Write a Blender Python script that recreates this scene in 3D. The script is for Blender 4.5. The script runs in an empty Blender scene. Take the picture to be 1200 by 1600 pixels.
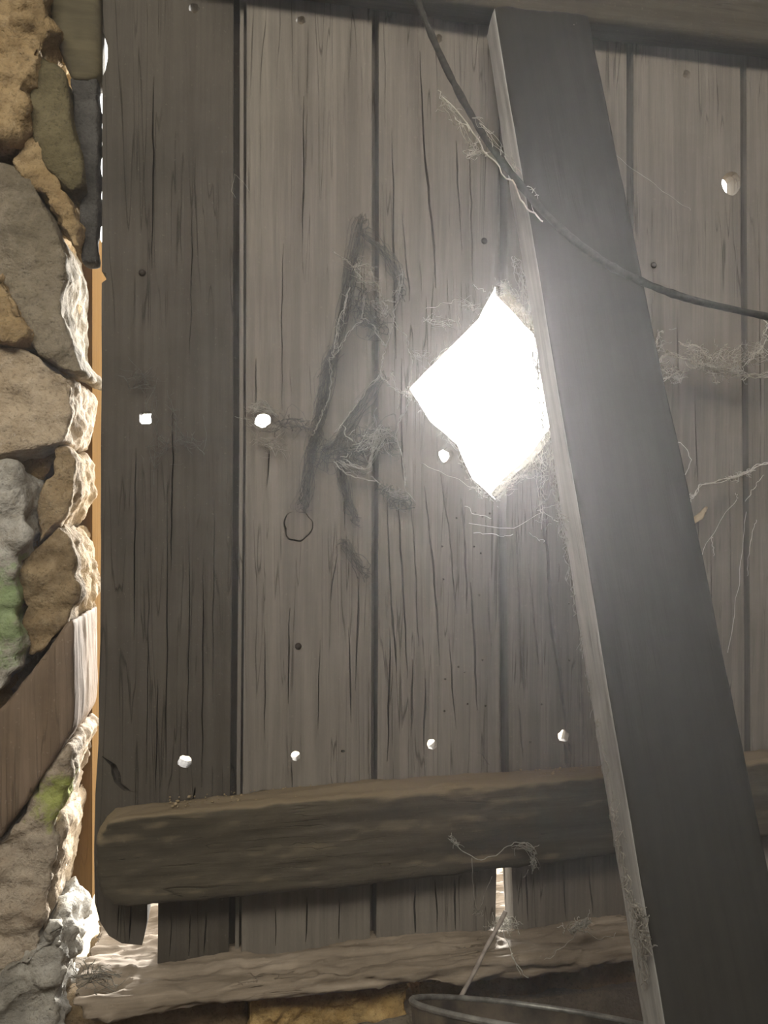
import bpy, bmesh, math, random
from mathutils import Vector, Matrix, noise
from mathutils.geometry import tessellate_polygon

random.seed(7)
sc = bpy.context.scene
C = sc.collection

# ------------------------------------------------------------------ camera, world, light, exposure
PHI = math.radians(10.0)
CAMZ = 0.90
cam_d = bpy.data.cameras.new('camera')
cam_d.sensor_fit = 'VERTICAL'; cam_d.sensor_height = 24.0; cam_d.lens = 18.0
cam_d.clip_start = 0.02
cam = bpy.data.objects.new('camera', cam_d); C.objects.link(cam)
cam.location = (0, -1.0, CAMZ); cam.rotation_euler = (math.pi/2, 0, -PHI)
sc.camera = cam

SKY = 6.0
SUN = 15.0
w = bpy.data.worlds.new('overcast_sky'); sc.world = w; w.use_nodes = True
bg = w.node_tree.nodes['Background']
bg.inputs[0].default_value = (1.0, 0.985, 0.955, 1); bg.inputs[1].default_value = SKY

def area(name, loc, target, sx, sy, power, color, portal=False):
    d = bpy.data.lights.new(name, 'AREA'); d.shape = 'RECTANGLE'; d.size = sx; d.size_y = sy
    d.energy = power; d.color = color
    if portal: d.cycles.is_portal = True
    o = bpy.data.objects.new(name, d); C.objects.link(o)
    o.location = loc
    o.rotation_euler = (Vector(target)-Vector(loc)).to_track_quat('-Z', 'Y').to_euler()
    return o
area('fill_behind_camera', (-0.22, -1.62, 2.10), (0.2, 0, 0.72), 2.0, 0.45, 45.0, (1.0, 0.94, 0.83))  # added fill lamp inside the room; no opening is built for it
area('sky_portal_hole', (0.33, 0.045, 1.07), (0.33, -1, 1.07), 0.34, 0.36, 1, (1, 1, 1), True)
area('sky_portal_gap', (-0.19, 0.05, 0.9), (-0.19, -1, 0.9), 0.09, 1.5, 1, (1, 1, 1), True)

sd = bpy.data.lights.new('hazy_sun', 'SUN'); sd.energy = SUN; sd.angle = math.radians(9); sd.color = (1.0, 0.97, 0.92)
so_ = bpy.data.objects.new('hazy_sun', sd); C.objects.link(so_); so_.location = (0.8, 2.0, 1.6)
SUN_DIR = Vector((-0.285, -1.0, -0.165))          # low sun standing behind the door, slightly to the right
so_.rotation_euler = SUN_DIR.to_track_quat('-Z', 'Y').to_euler()

vs = sc.view_settings
vs.view_transform = 'Standard'; vs.look = 'None'; vs.gamma = 1.0; vs.use_curve_mapping = False
vs.exposure = 0.0
sc.display_settings.display_device = 'sRGB'
cy = sc.cycles
cy.use_denoising = True
cy.max_bounces = 6; cy.diffuse_bounces = 4; cy.volume_bounces = 1; cy.transparent_max_bounces = 8
cy.sample_clamp_indirect = 4.0
cy.caustics_reflective = False; cy.caustics_refractive = False

# ------------------------------------------------------------------ helpers
def P(px, py, y=0.0):
    a = (px-600)/1200.0; b = (800-py)/1200.0
    c, s = math.cos(PHI), math.sin(PHI)
    dx, dy = a*c + s, c - a*s
    t = (y+1.0)/dy
    return Vector((dx*t, y, CAMZ + b*t))

def tag(o, label=None, cat=None, group=None, kind=None):
    if label: o['label'] = label
    if cat: o['category'] = cat
    if group: o['group'] = group
    if kind: o['kind'] = kind
    return o

def empty(name, loc=(0, 0, 0)):
    o = bpy.data.objects.new(name, None); C.objects.link(o); o.location = loc
    o.empty_display_size = 0.05
    return o

def link(name, me, mat, parent=None, smooth=True):
    me.name = name
    if mat:
        me.materials.clear(); me.materials.append(mat)
    for p in me.polygons: p.use_smooth = smooth
    o = bpy.data.objects.new(name, me); C.objects.link(o)
    if parent:
        o.parent = parent
        o.matrix_parent_inverse = Matrix.Translation(-Vector(parent.location))
    return o

def bm_mesh(bm):
    bmesh.ops.recalc_face_normals(bm, faces=bm.faces[:])
    me = bpy.data.meshes.new('m'); bm.to_mesh(me); bm.free(); return me

def evaluated(obj):
    dg = bpy.context.evaluated_depsgraph_get(); dg.update()
    return bpy.data.meshes.new_from_object(obj.evaluated_get(dg))

def prism_bm(front, back):
    """closed prism between two loops of equal length"""
    bm = bmesh.new()
    f = [bm.verts.new(v) for v in front]; b = [bm.verts.new(v) for v in back]
    n = len(f)
    for t in tessellate_polygon([front]):
        bm.faces.new([f[i] for i in t])
    for t in tessellate_polygon([back]):
        bm.faces.new([b[i] for i in reversed(t)])
    for i in range(n):
        j = (i+1) % n
        bm.faces.new((f[i], f[j], b[j], b[i]))
    bmesh.ops.recalc_face_normals(bm, faces=bm.faces[:])
    return bm

def remeshed(bm, vox, smooth=3, layers=(), keep=None):
    """voxel remesh, soften the corners, then weather the surface with noise"""
    me = bm_mesh(bm)
    o = bpy.data.objects.new('tmp', me); C.objects.link(o)
    m = o.modifiers.new('r', 'REMESH'); m.mode = 'VOXEL'; m.voxel_size = vox
    ev = evaluated(o)
    bpy.data.objects.remove(o); bpy.data.meshes.remove(me)
    bm = bmesh.new(); bm.from_mesh(ev); bpy.data.meshes.remove(ev)
    for _ in range(smooth):
        bmesh.ops.smooth_vert(bm, verts=bm.verts[:], factor=0.5, use_axis_x=True, use_axis_y=True, use_axis_z=True)
    bm.normal_update()
    for amp, sx, sy, sz, seed, mode in layers:
        off = Vector((seed*3.1, seed*1.7, seed*5.3))
        mv = []
        for v in bm.verts:
            q = Vector((v.co.x*sx, v.co.y*sy, v.co.z*sz)) + off
            if mode == 'f': d = noise.fractal(q, 0.9, 2.1, 5)
            elif mode == 'v':
                dd = noise.voronoi(q)[0]; d = 0.45 - dd[0]
            elif mode == 'r': d = noise.ridged_multi_fractal(q, 0.9, 2.0, 4, 1.0, 2.0) - 0.9
            else: d = noise.noise(q)
            mv.append(v.normal*(d*amp))
        for v, d in zip(bm.verts, mv): v.co += d
        bm.normal_update()
    me = bpy.data.meshes.new('m'); bm.to_mesh(me); bm.free()
    return me

def rock(name, px, yf, yb, mat, parent, vox=0.004, smooth=3, amp=0.006, fine=0.0022, seed=1, shift=0.0, kind_mode='f'):
    fr = [P(x-shift*min(max((x-60)/30, 0), 1), y, yf) for x, y in px]
    bk = [Vector((v.x, yb, v.z)) for v in fr]
    me = remeshed(prism_bm(fr, bk), vox, smooth, ((amp, 14, 14, 18, seed, kind_mode), (amp*1.5, 24, 24, 34, seed+9, 'v'), (fine, 90, 90, 90, seed+4, 'f')))
    return link(name, me, mat, parent)

def box_bm(bm, x0, x1, y0, y1, z0, z1):
    vs_ = [bm.verts.new((x, y, z)) for z in (z0, z1) for y in (y0, y1) for x in (x0, x1)]
    for f in ((0, 1, 3, 2), (4, 6, 7, 5), (0, 4, 5, 1), (1, 5, 7, 3), (3, 7, 6, 2), (2, 6, 4, 0)):
        bm.faces.new([vs_[i] for i in f])
    return bm

def sheet(loops, y0, y1):
    """solid slab from an outline with holes (x,z loops) between y0 and y1"""
    cu = bpy.data.curves.new('c', 'CURVE'); cu.dimensions = '2D'; cu.fill_mode = 'BOTH'
    cu.extrude = abs(y1-y0)/2
    for lp in loops:
        s = cu.splines.new('POLY'); s.points.add(len(lp)-1); s.use_cyclic_u = True
        for p, (x, z) in zip(s.points, lp): p.co = (x, z, 0, 1)
    o = bpy.data.objects.new('c', cu); C.objects.link(o)
    me = evaluated(o)
    bpy.data.objects.remove(o); bpy.data.curves.remove(cu)
    ym = (y0+y1)/2
    me.transform(Matrix(((1, 0, 0, 0), (0, 0, -1, ym), (0, 1, 0, 0), (0, 0, 0, 1))))
    return me

def join(meshes):
    bm = bmesh.new()
    for m in meshes:
        bm.from_mesh(m); bpy.data.meshes.remove(m)
    bmesh.ops.remove_doubles(bm, verts=bm.verts[:], dist=1e-5)
    return bm_mesh(bm)

def wob(a, b, n, amp, seed):
    """points from a to b (px) with a slightly wavering course, end excluded"""
    out = []
    for i in range(n):
        t = i/n
        w_ = noise.noise(Vector((seed*7.7, t*n*0.55, seed))) * amp * (0 if i == 0 else 1)
        dx, dy = b[0]-a[0], b[1]-a[1]; L = math.hypot(dx, dy) or 1
        out.append((a[0]+dx*t - dy/L*w_, a[1]+dy*t + dx/L*w_))
    return out

def xz(px, y=0.0):
    return [(lambda v: (v.x, v.z))(P(x, yy, y)) for x, yy in px]

# ---- threads: tubes of three sides gathered in one mesh
class Threads:
    def __init__(self): self.bm = bmesh.new()
    def add(self, pts, r, sides=3, taper=False):
        rings = []
        n = len(pts)
        for i, p in enumerate(pts):
            d = (pts[min(i+1, n-1)] - pts[max(i-1, 0)])
            if d.length < 1e-9: d = Vector((0, 0, 1))
            d.normalize()
            a = d.cross(Vector((0.13, 0.97, 0.2))); a.normalize(); b = d.cross(a)
            rr = r[i] if isinstance(r, (list, tuple)) else r*(1-0.75*i/(n-1) if taper else 1)
            rings.append([self.bm.verts.new(p + (a*math.cos(2*math.pi*k/sides) + b*math.sin(2*math.pi*k/sides))*rr) for k in range(sides)])
        for i in range(n-1):
            for k in range(sides):
                self.bm.faces.new((rings[i][k], rings[i][(k+1) % sides], rings[i+1][(k+1) % sides], rings[i+1][k]))
        self.bm.faces.new(rings[0]); self.bm.faces.new(rings[-1][::-1])
    def path(self, px, y, r, n=14, jit=1.5, yj=0.004, sag=0.0, seed=None):
        """a thread through picture points, at standing-off distance y (number or list) from the door"""
        seed = random.random()*99 if seed is None else seed
        ys = y if isinstance(y, (list, tuple)) else [y]*len(px)
        ctrl = [P(a, b, q) for (a, b), q in zip(px, ys)]
        pts = []
        m = len(ctrl)-1
        for i in range(n+1):
            t = i/n*m; k = min(int(t), m-1); u = t-k
            p0 = ctrl[max(k-1, 0)]; p1 = ctrl[k]; p2 = ctrl[k+1]; p3 = ctrl[min(k+2, m)]
            p = 0.5*((2*p1) + (p2-p0)*u + (2*p0-5*p1+4*p2-p3)*u*u + (3*p1-p0-3*p2+p3)*u**3)
            q = Vector((seed, i*0.45, seed*2))
            j = jit*0.00085
            p = p + Vector((noise.noise(q)*j*2, noise.noise(q+Vector((9, 0, 0)))*yj, noise.noise(q+Vector((0, 0, 9)))*j*2 - sag*math.sin(math.pi*i/n)))
            pts.append(p)
        self.add(pts, r)
        return pts
    def fuzz(self, px, n, ln, r, y0, y1, curl=1.0, spread=6, seed=3, drift=(0, 0)):
        """short curly threads scattered along a picture path"""
        rnd = random.Random(seed)
        m = len(px)-1
        cloud = []
        for _ in range(n):
            t = rnd.random()*m; k = min(int(t), m-1); u = t-k
            cloud.append((px[k][0]*(1-u)+px[k+1][0]*u + rnd.gauss(0, spread), px[k][1]*(1-u)+px[k+1][1]*u + rnd.gauss(0, spread), rnd.uniform(y0, y1)))
        for i, (x, yy, yd) in enumerate(cloud):
            p = P(x, yy, yd)
            dx = P(x+1, yy, yd).x - p.x
            rr = r*rnd.uniform(0.35, 0.95)
            near = [c for c in cloud if c[0] != x and (c[0]-x)**2 + (c[1]-yy)**2 < (1.7*ln)**2]
            if near and rnd.random() < 0.62:         # a thread tied to another point of the tangle
                q = P(*rnd.choice(near)); d = q-p; o_ = Vector((rnd.gauss(0, 1), rnd.gauss(0, 0.6), rnd.gauss(0, 1)))*d.length*0.10*curl
                self.add([p + d*(j/6) + o_*math.sin(math.pi*j/6) for j in range(7)], rr)
                continue
            a = rnd.uniform(0, 2*math.pi); pts = [p]; L = ln*rnd.uniform(0.3, 1.0)
            for j in range(9):
                a += rnd.gauss(0, 0.5*curl)
                p = p + Vector((math.cos(a)*L*dx/9, rnd.gauss(0, 0.0010), math.sin(a)*L*dx/9))
                pts.append(p)
            self.add(pts, rr)
    def build(self, name, mat, parent=None):
        return link(name, bm_mesh(self.bm), mat, parent)

# ------------------------------------------------------------------ materials
def new_mat(name):
    m = bpy.data.materials.new(name); m.use_nodes = True
    nt = m.node_tree; nt.nodes.clear()
    out = nt.nodes.new('ShaderNodeOutputMaterial'); b = nt.nodes.new('ShaderNodeBsdfPrincipled')
    nt.links.new(b.outputs[0], out.inputs[0])
    return m, nt, b
def nd(nt, t, **kw):
    n = nt.nodes.new(t)
    for k, v in kw.items(): setattr(n, k, v)
    return n
def ramp(nt, fac, stops):
    r = nd(nt, 'ShaderNodeValToRGB'); e = r.color_ramp.elements
    while len(e) < len(stops): e.new(0.5)
    for el, (p, c) in zip(e, stops):
        el.position = p; el.color = (c, c, c, 1) if isinstance(c, (int, float)) else (*c, 1)
    nt.links.new(fac, r.inputs[0]); return r.outputs[0]
def mixc(nt, fac, a, b, mode='MIX'):
    m = nd(nt, 'ShaderNodeMix', data_type='RGBA', blend_type=mode)
    for i, v in ((0, fac), (6, a), (7, b)):
        if hasattr(v, 'links'): nt.links.new(v, m.inputs[i])
        elif isinstance(v, (int, float)): m.inputs[i].default_value = v
        else: m.inputs[i].default_value = (*v, 1)
    return m.outputs[2]
def tex_noise(nt, vec, scale, detail=6, rough=0.6, dist=0.0):
    n = nd(nt, 'ShaderNodeTexNoise'); n.inputs['Scale'].default_value = scale
    n.inputs['Detail'].default_value = detail; n.inputs['Roughness'].default_value = rough
    n.inputs['Distortion'].default_value = dist
    nt.links.new(vec, n.inputs['Vector']); return n.outputs['Fac']
def coords(nt, scale=(1, 1, 1), rnd=True):
    tc = nd(nt, 'ShaderNodeTexCoord'); v = tc.outputs['Object']
    if rnd:
        oi = nd(nt, 'ShaderNodeObjectInfo')
        ml = nd(nt, 'ShaderNodeMath', operation='MULTIPLY'); ml.inputs[1].default_value = 37.0
        nt.links.new(oi.outputs['Random'], ml.inputs[0])
        ad = nd(nt, 'ShaderNodeVectorMath', operation='ADD')
        nt.links.new(v, ad.inputs[0]); nt.links.new(ml.outputs[0], ad.inputs[1]); v = ad.outputs[0]
    mp = nd(nt, 'ShaderNodeMapping'); mp.inputs['Scale'].default_value = scale
    nt.links.new(v, mp.inputs['Vector']); return mp.outputs[0], v
def bump(nt, b, h, strength, dist, prev=None):
    n = nd(nt, 'ShaderNodeBump'); n.inputs['Strength'].default_value = strength; n.inputs['Distance'].default_value = dist
    nt.links.new(h, n.inputs['Height'])
    if prev: nt.links.new(prev, n.inputs['Normal'])
    return n.outputs[0]

def wood(name, dark, light, axis='z', spec=0.25, dirt=(0.03, 0.028, 0.022), dirt_amt=0.55, checks=0.8, rough=0.85, dust=None, fine=1.0, settled=None):
    m, nt, b = new_mat(name)
    sc_ = {'z': (1, 1, 0.035), 'x': (0.05, 1, 1)}[axis]
    g, raw = coords(nt, sc_)
    n1 = tex_noise(nt, g, 150*fine, 5, 0.65, 0.3)
    n2 = tex_noise(nt, g, 42*fine, 4, 0.6, 0.6)
    big = tex_noise(nt, raw, 7, 5, 0.6)
    col = mixc(nt, ramp(nt, n2, ((0.3, 0.0), (0.7, 1.0))), dark, light)
    col = mixc(nt, ramp(nt, n1, ((0.35, 0.40), (0.6, 0.0))), col, tuple(c*0.6 for c in dark))
    ck = ramp(nt, tex_noise(nt, g, 70*fine, 2, 0.4, 0.9), ((0.485, 0.0), (0.5, 1.0), (0.515, 0.0)))
    ckm = ramp(nt, tex_noise(nt, raw, 9, 2, 0.5), ((0.47, 0.0), (0.6, checks)))
    mm = nd(nt, 'ShaderNodeMath', operation='MULTIPLY'); nt.links.new(ck, mm.inputs[0]); nt.links.new(ckm, mm.inputs[1])
    col = mixc(nt, mm.outputs[0], col, dirt)
    col = mixc(nt, ramp(nt, big, ((0.42, 0.0), (0.75, dirt_amt))), col, dirt)
    if dust:
        spk = ramp(nt, tex_noise(nt, raw, 260, 2, 0.5), ((0.66, 0.0), (0.74, 0.22)))
        col = mixc(nt, spk, col, dust)
    if settled:                                     # dust lying on the upward faces
        ge = nd(nt, 'ShaderNodeNewGeometry'); sp = nd(nt, 'ShaderNodeSeparateXYZ'); nt.links.new(ge.outputs['Normal'], sp.inputs[0])
        ad = nd(nt, 'ShaderNodeMath', operation='MULTIPLY_ADD'); ad.inputs[1].default_value = 0.9; nt.links.new(big, ad.inputs[0]); nt.links.new(sp.outputs['Z'], ad.inputs[2])
        col = mixc(nt, ramp(nt, ad.outputs[0], ((0.62, 0.0), (1.0, 0.9))), col, settled)
    nt.links.new(col, b.inputs['Base Color']); b.inputs['Roughness'].default_value = rough
    b.inputs['Specular IOR Level'].default_value = spec
    nrm = bump(nt, b, n1, 0.45, 0.002)
    inv = nd(nt, 'ShaderNodeMath', operation='SUBTRACT'); inv.inputs[0].default_value = 1.0; nt.links.new(mm.outputs[0], inv.inputs[1])
    nrm = bump(nt, b, inv.outputs[0], 0.6, 0.003, nrm)
    nt.links.new(nrm, b.inputs['Normal'])
    return m

def stone(name, c1, c2, c3, algae=None, pits=0.5):
    m, nt, b = new_mat(name)
    _, raw = coords(nt)
    n1 = tex_noise(nt, raw, 16, 6, 0.65, 0.4); n2 = tex_noise(nt, raw, 60, 5, 0.65); n3 = tex_noise(nt, raw, 260, 3, 0.6)
    col = mixc(nt, ramp(nt, n1, ((0.35, 0.0), (0.65, 1.0))), c1, c2)
    col = mixc(nt, ramp(nt, n2, ((0.45, 0.0), (0.72, 0.75))), col, c3)
    col = mixc(nt, ramp(nt, n3, ((0.32, pits), (0.45, 0.0))), col, tuple(c*0.35 for c in c1))
    col = mixc(nt, ramp(nt, tex_noise(nt, raw, 9, 4, 0.7, 0.8), ((0.48, 0.0), (0.66, 0.6))), col, tuple(c*0.45 for c in c1))
    if algae:
        acol, centre, rad = algae
        tc = nd(nt, 'ShaderNodeTexCoord')
        vd = nd(nt, 'ShaderNodeVectorMath', operation='DISTANCE'); vd.inputs[1].default_value = centre
        nt.links.new(tc.outputs['Object'], vd.inputs[0])
        ad = nd(nt, 'ShaderNodeMath', operation='MULTIPLY_ADD'); ad.inputs[1].default_value = rad*3.0; ad.inputs[2].default_value = -rad*1.5
        nt.links.new(n2, ad.inputs[0])
        s = nd(nt, 'ShaderNodeMath', operation='ADD'); nt.links.new(vd.outputs['Value'], s.inputs[0]); nt.links.new(ad.outputs[0], s.inputs[1])
        mr = nd(nt, 'ShaderNodeMapRange'); mr.inputs['From Min'].default_value = rad*1.15; mr.inputs['From Max'].default_value = rad*0.55
        mr.inputs['To Min'].default_value = 0.0; mr.inputs['To Max'].default_value = 0.6
        nt.links.new(s.outputs[0], mr.inputs['Value'])
        col = mixc(nt, mr.outputs[0], col, acol)
    nt.links.new(col, b.inputs['Base Color']); b.inputs['Roughness'].default_value = 0.92
    b.inputs['Specular IOR Level'].default_value = 0.15
    nrm = bump(nt, b, n2, 0.65, 0.007); nrm = bump(nt, b, n3, 0.6, 0.003, nrm)
    nt.links.new(nrm, b.inputs['Normal'])
    return m

def plain(name, col, rough=0.8, var=0.3, scale=40, metal=0.0, trans=0.0, col2=None):
    m, nt, b = new_mat(name)
    _, raw = coords(nt, rnd=False)
    c = mixc(nt, ramp(nt, tex_noise(nt, raw, scale, 5, 0.6), ((0.35, 0.0), (0.68, 1.0))), tuple(x*(1-var) for x in col), col2 or col)
    nt.links.new(c, b.inputs['Base Color']); b.inputs['Roughness'].default_value = rough
    b.inputs['Metallic'].default_value = metal; b.inputs['Specular IOR Level'].default_value = 0.3
    if trans:
        out = [n for n in nt.nodes if n.type == 'OUTPUT_MATERIAL'][0]
        tr = nd(nt, 'ShaderNodeBsdfTranslucent'); nt.links.new(c, tr.inputs[0])
        mx = nd(nt, 'ShaderNodeMixShader'); mx.inputs[0].default_value = trans
        nt.links.new(b.outputs[0], mx.inputs[1]); nt.links.new(tr.outputs[0], mx.inputs[2]); nt.links.new(mx.outputs[0], out.inputs[0])
    return m

M = {}
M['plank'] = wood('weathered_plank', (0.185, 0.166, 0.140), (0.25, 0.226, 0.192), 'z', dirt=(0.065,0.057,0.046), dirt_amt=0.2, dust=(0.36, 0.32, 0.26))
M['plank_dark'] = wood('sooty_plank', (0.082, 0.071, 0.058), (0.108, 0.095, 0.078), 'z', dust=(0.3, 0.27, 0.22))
M['ledge'] = wood('ledge_wood', (0.070, 0.060, 0.042), (0.115, 0.098, 0.070), 'x', checks=0.5, dust=(0.22, 0.18, 0.13), settled=(0.21, 0.165, 0.105))
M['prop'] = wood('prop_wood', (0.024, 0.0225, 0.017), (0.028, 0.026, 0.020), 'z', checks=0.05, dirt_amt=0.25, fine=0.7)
M['prop_lit_side'] = wood('prop_side_lit_tone', (0.42, 0.42, 0.40), (0.64, 0.63, 0.59), 'z', dirt=(0.10, 0.09, 0.08), dirt_amt=0.5, checks=0.6)  # daylight on the prop's left side, put into its colour
M['sill'] = wood('rotten_sill_wood', (0.26, 0.21, 0.155), (0.45, 0.375, 0.295), 'x', checks=0.8, dirt=(0.08, 0.06, 0.04), dust=(0.55, 0.47, 0.37))
M['pad'] = wood('bonding_timber_wood', (0.17, 0.118, 0.075), (0.28, 0.21, 0.15), 'z', checks=0.4, dust=(0.5, 0.43, 0.35))
M['lintel'] = wood('lintel_wood', (0.10, 0.085, 0.05), (0.16, 0.135, 0.08), 'x', checks=0.3)
M['frame'] = wood('outer_frame_wood', (0.150, 0.088, 0.036), (0.19, 0.116, 0.051), 'z', spec=0.0, checks=0.3, dirt_amt=0.15)
M['mortar'] = stone('crumbly_lime_mortar', (0.30, 0.21, 0.105), (0.40, 0.30, 0.17), (0.22, 0.15, 0.08))
M['stone'] = stone('tan_sandstone', (0.36, 0.28, 0.19), (0.48, 0.39, 0.28), (0.55, 0.46, 0.35))
M['stone_olive'] = stone('olive_sandstone', (0.13, 0.11, 0.06), (0.17, 0.145, 0.085), (0.10, 0.085, 0.05))
M['stone_grey'] = stone('grey_sandstone', (0.23, 0.195, 0.14), (0.29, 0.25, 0.19), (0.18, 0.15, 0.10))
M['stone_dark'] = stone('soot_dark_stone', (0.07, 0.068, 0.065), (0.10, 0.095, 0.09), (0.05, 0.048, 0.045))
M['stone_brown'] = stone('brown_sandstone', (0.22, 0.155, 0.085), (0.34, 0.255, 0.15), (0.42, 0.33, 0.21))
M['ochre'] = stone('ochre_sandstone', (0.42, 0.27, 0.10), (0.58, 0.42, 0.20), (0.30, 0.19, 0.08))
M['rough'] = stone('room_plaster', (0.20, 0.17, 0.13), (0.26, 0.22, 0.17), (0.15, 0.13, 0.10))
M['earth'] = plain('earth_floor', (0.16, 0.12, 0.08), 0.95, 0.5, 18)
M['yard'] = plain('pale_yard_ground', (0.55, 0.45, 0.30), 0.95, 0.3, 12)
M['web'] = plain('pale_cobweb', (0.90, 0.87, 0.80), 0.9, 0.25, 120, trans=0.45)
M['dusty'] = plain('dust_laden_cobweb', (0.50, 0.47, 0.41), 0.95, 0.35, 120, trans=0.25)
M['drift'] = plain('dark_web_and_shadow', (0.15, 0.145, 0.135), 0.98, 0.45, 160)  # for dark webs and for web shadows drawn as threads
M['cord'] = plain('dusty_cord', (0.06, 0.057, 0.05), 0.95, 0.5, 150)
M['metal'] = plain('rusty_dull_steel', (0.13, 0.115, 0.095), 0.6, 0.55, 26, metal=0.35, col2=(0.20, 0.165, 0.12))
M['rim'] = plain('bare_steel_rim', (0.42, 0.41, 0.38), 0.5, 0.5, 60, metal=0.5)
M['stick'] = plain('bleached_stick', (0.50, 0.44, 0.39), 0.85, 0.4, 90)
M['splinter'] = plain('pale_split_wood', (0.55, 0.45, 0.31), 0.85, 0.35, 70)
M['crumb'] = plain('tan_dust', (0.36, 0.28, 0.17), 0.97, 0.4, 200)

# ------------------------------------------------------------------ the room shell
def slab(name, x0, x1, y0, y1, z0, z1, mat, parent=None, kind='structure'):
    o = link(name, bm_mesh(box_bm(bmesh.new(), x0, x1, y0, y1, z0, z1)), mat, parent, False)
    if kind and not parent: o['kind'] = kind
    return o
slab('floor', -1.3, 1.7, -2.5, -0.0, -0.1, 0.0, M['earth'])
slab('ceiling', -1.3, 1.7, -2.5, 0.25, 2.2, 2.3, M['rough'])
slab('wall_left', -1.4, -1.3, -2.5, 0.25, -0.1, 2.3, M['rough'])
slab('wall_right', 1.7, 1.8, -2.5, 0.25, -0.1, 2.3, M['rough'])
slab('wall_back', -1.4, 1.8, -2.6, -2.5, -0.1, 2.3, M['rough'])
slab('ground', -6, 6, 0.22, 14, -0.02, 0.05, M['yard'])

wall = empty('wall_front', (-0.5, 0, 0)); tag(wall, 'rubble sandstone wall beside and below the plank door', 'wall', kind='structure')
slab('masonry', 0.93, 1.7, -0.08, 0.2, -0.1, 2.2, M['rough'], wall)
slab('masonry', -1.3, 0.93, -0.02, 0.2, 1.80, 2.2, M['rough'], wall)
# mortar core behind the rubble
def stone_part(name, px, yf, yb, mat, **k):
    return rock(name, px, yf, yb, mat, wall, **k)
corex = [(-900, -260), (60, -260), (88, 60), (96, 300), (100, 560), (100, 700), (60, 760), (60, 900), (30, 1000), (30, 1300), (40, 1640), (-900, 1640)]
stone_part('masonry', corex, 0.020, 0.16, M['mortar'], vox=0.012, amp=0.012, fine=0.004, seed=2)
slab('masonry', -1.3, P(60, 800, 0.03).x, 0.03, 0.2, -0.1, 1.8, M['rough'], wall)

M['s_green'] = stone('algae_streaked_pale_stone', (0.38, 0.36, 0.31), (0.50, 0.48, 0.44), (0.30, 0.26, 0.20), ((0.20, 0.33, 0.09), P(2, 955, -0.05), 0.055))
M['s_lime'] = stone('lime_green_algae_stone', (0.36, 0.28, 0.20), (0.52, 0.45, 0.36), (0.42, 0.36, 0.28), ((0.36, 0.46, 0.06), P(94, 1245, -0.02), 0.032))
S = stone_part
S('stone', [(-60, -60), (66, -60), (72, 10), (78, 50), (66, 82), (40, 120), (30, 200), (-60, 250)], -0.050, 0.120, M['mortar'], amp=0.014, fine=0.005, seed=3, kind_mode='f')
S('stone', [(62, 84), (102, 108), (106, 165), (112, 190), (128, 250), (130, 288), (112, 300), (70, 262), (44, 190), (42, 120)], -0.035, 0.070, M['stone_olive'], seed=4, amp=0.004, fine=0.001)
S('stone', [(20, 130), (50, 190), (80, 262), (110, 310), (124, 345), (126, 388), (112, 384), (96, 350), (60, 300), (20, 262)], -0.030, 0.050, M['mortar'], seed=5, amp=0.006, fine=0.004)
S('stone', [(-60, 235), (40, 262), (90, 340), (112, 395), (109, 440), (104, 485), (112, 528), (128, 555), (141, 580), (128, 584), (80, 562), (40, 536), (-60, 515)], -0.028, 0.123, M['stone_grey'], seed=6, amp=0.005, fine=0.0014, shift=9)
S('stone', [(-60, 410), (6, 425), (30, 470), (44, 520), (20, 534), (-60, 520)], -0.044, 0.045, M['mortar'], seed=16, amp=0.008, fine=0.004, shift=9)
S('stone', [(-60, 530), (35, 542), (80, 568), (118, 586), (124, 610), (118, 660), (112, 690), (92, 700), (40, 708), (-60, 716)], -0.030, 0.120, M['stone'], seed=7, amp=0.006, fine=0.0016, shift=9)
S('stone', [(96, 700), (112, 698), (126, 716), (128, 765), (112, 800), (98, 818), (60, 850), (54, 800), (60, 755), (88, 742)], -0.016, 0.115, M['stone_brown'], seed=8, amp=0.005, shift=9)
S('stone', [(-60, 726), (18, 728), (38, 752), (42, 800), (36, 850), (22, 880), (24, 960), (34, 1010), (30, 1050), (0, 1080), (-60, 1100)], -0.055, 0.055, M['s_green'], seed=9, amp=0.010, shift=9)
S('stone', [(98, 818), (120, 842), (126, 880), (126, 940), (118, 972), (86, 1008), (40, 1030), (32, 960), (26, 890), (56, 862)], -0.028, 0.135, M['stone_brown'], seed=10, amp=0.008, fine=0.0022, shift=9)
S('stone', [(-60, 1330), (6, 1310), (50, 1240), (84, 1196), (112, 1165), (122, 1176), (118, 1225), (92, 1288), (96, 1330), (84, 1380), (70, 1440), (62, 1490), (-60, 1560)], -0.030, 0.125, M['s_lime'], seed=11, amp=0.007, fine=0.003, shift=9)
S('stone', [(92, 1290), (100, 1282), (110, 1300), (102, 1350), (88, 1410), (78, 1452), (66, 1462), (70, 1420), (84, 1370)], -0.012, 0.145, M['stone'], seed=12, amp=0.004, shift=9)
S('stone', [(60, 1470), (88, 1448), (106, 1470), (108, 1500), (98, 1560), (92, 1640), (-60, 1680), (-60, 1560), (30, 1500)], -0.045, 0.085, M['s_green'], seed=13, amp=0.012, fine=0.004, shift=9)
S('stone', [(106, 118), (154, 118), (154, 250), (153, 410), (126, 410), (122, 340), (128, 290), (112, 190)], -0.008, 0.022, M['stone_dark'], seed=14, amp=0.003, fine=0.0008)
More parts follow.
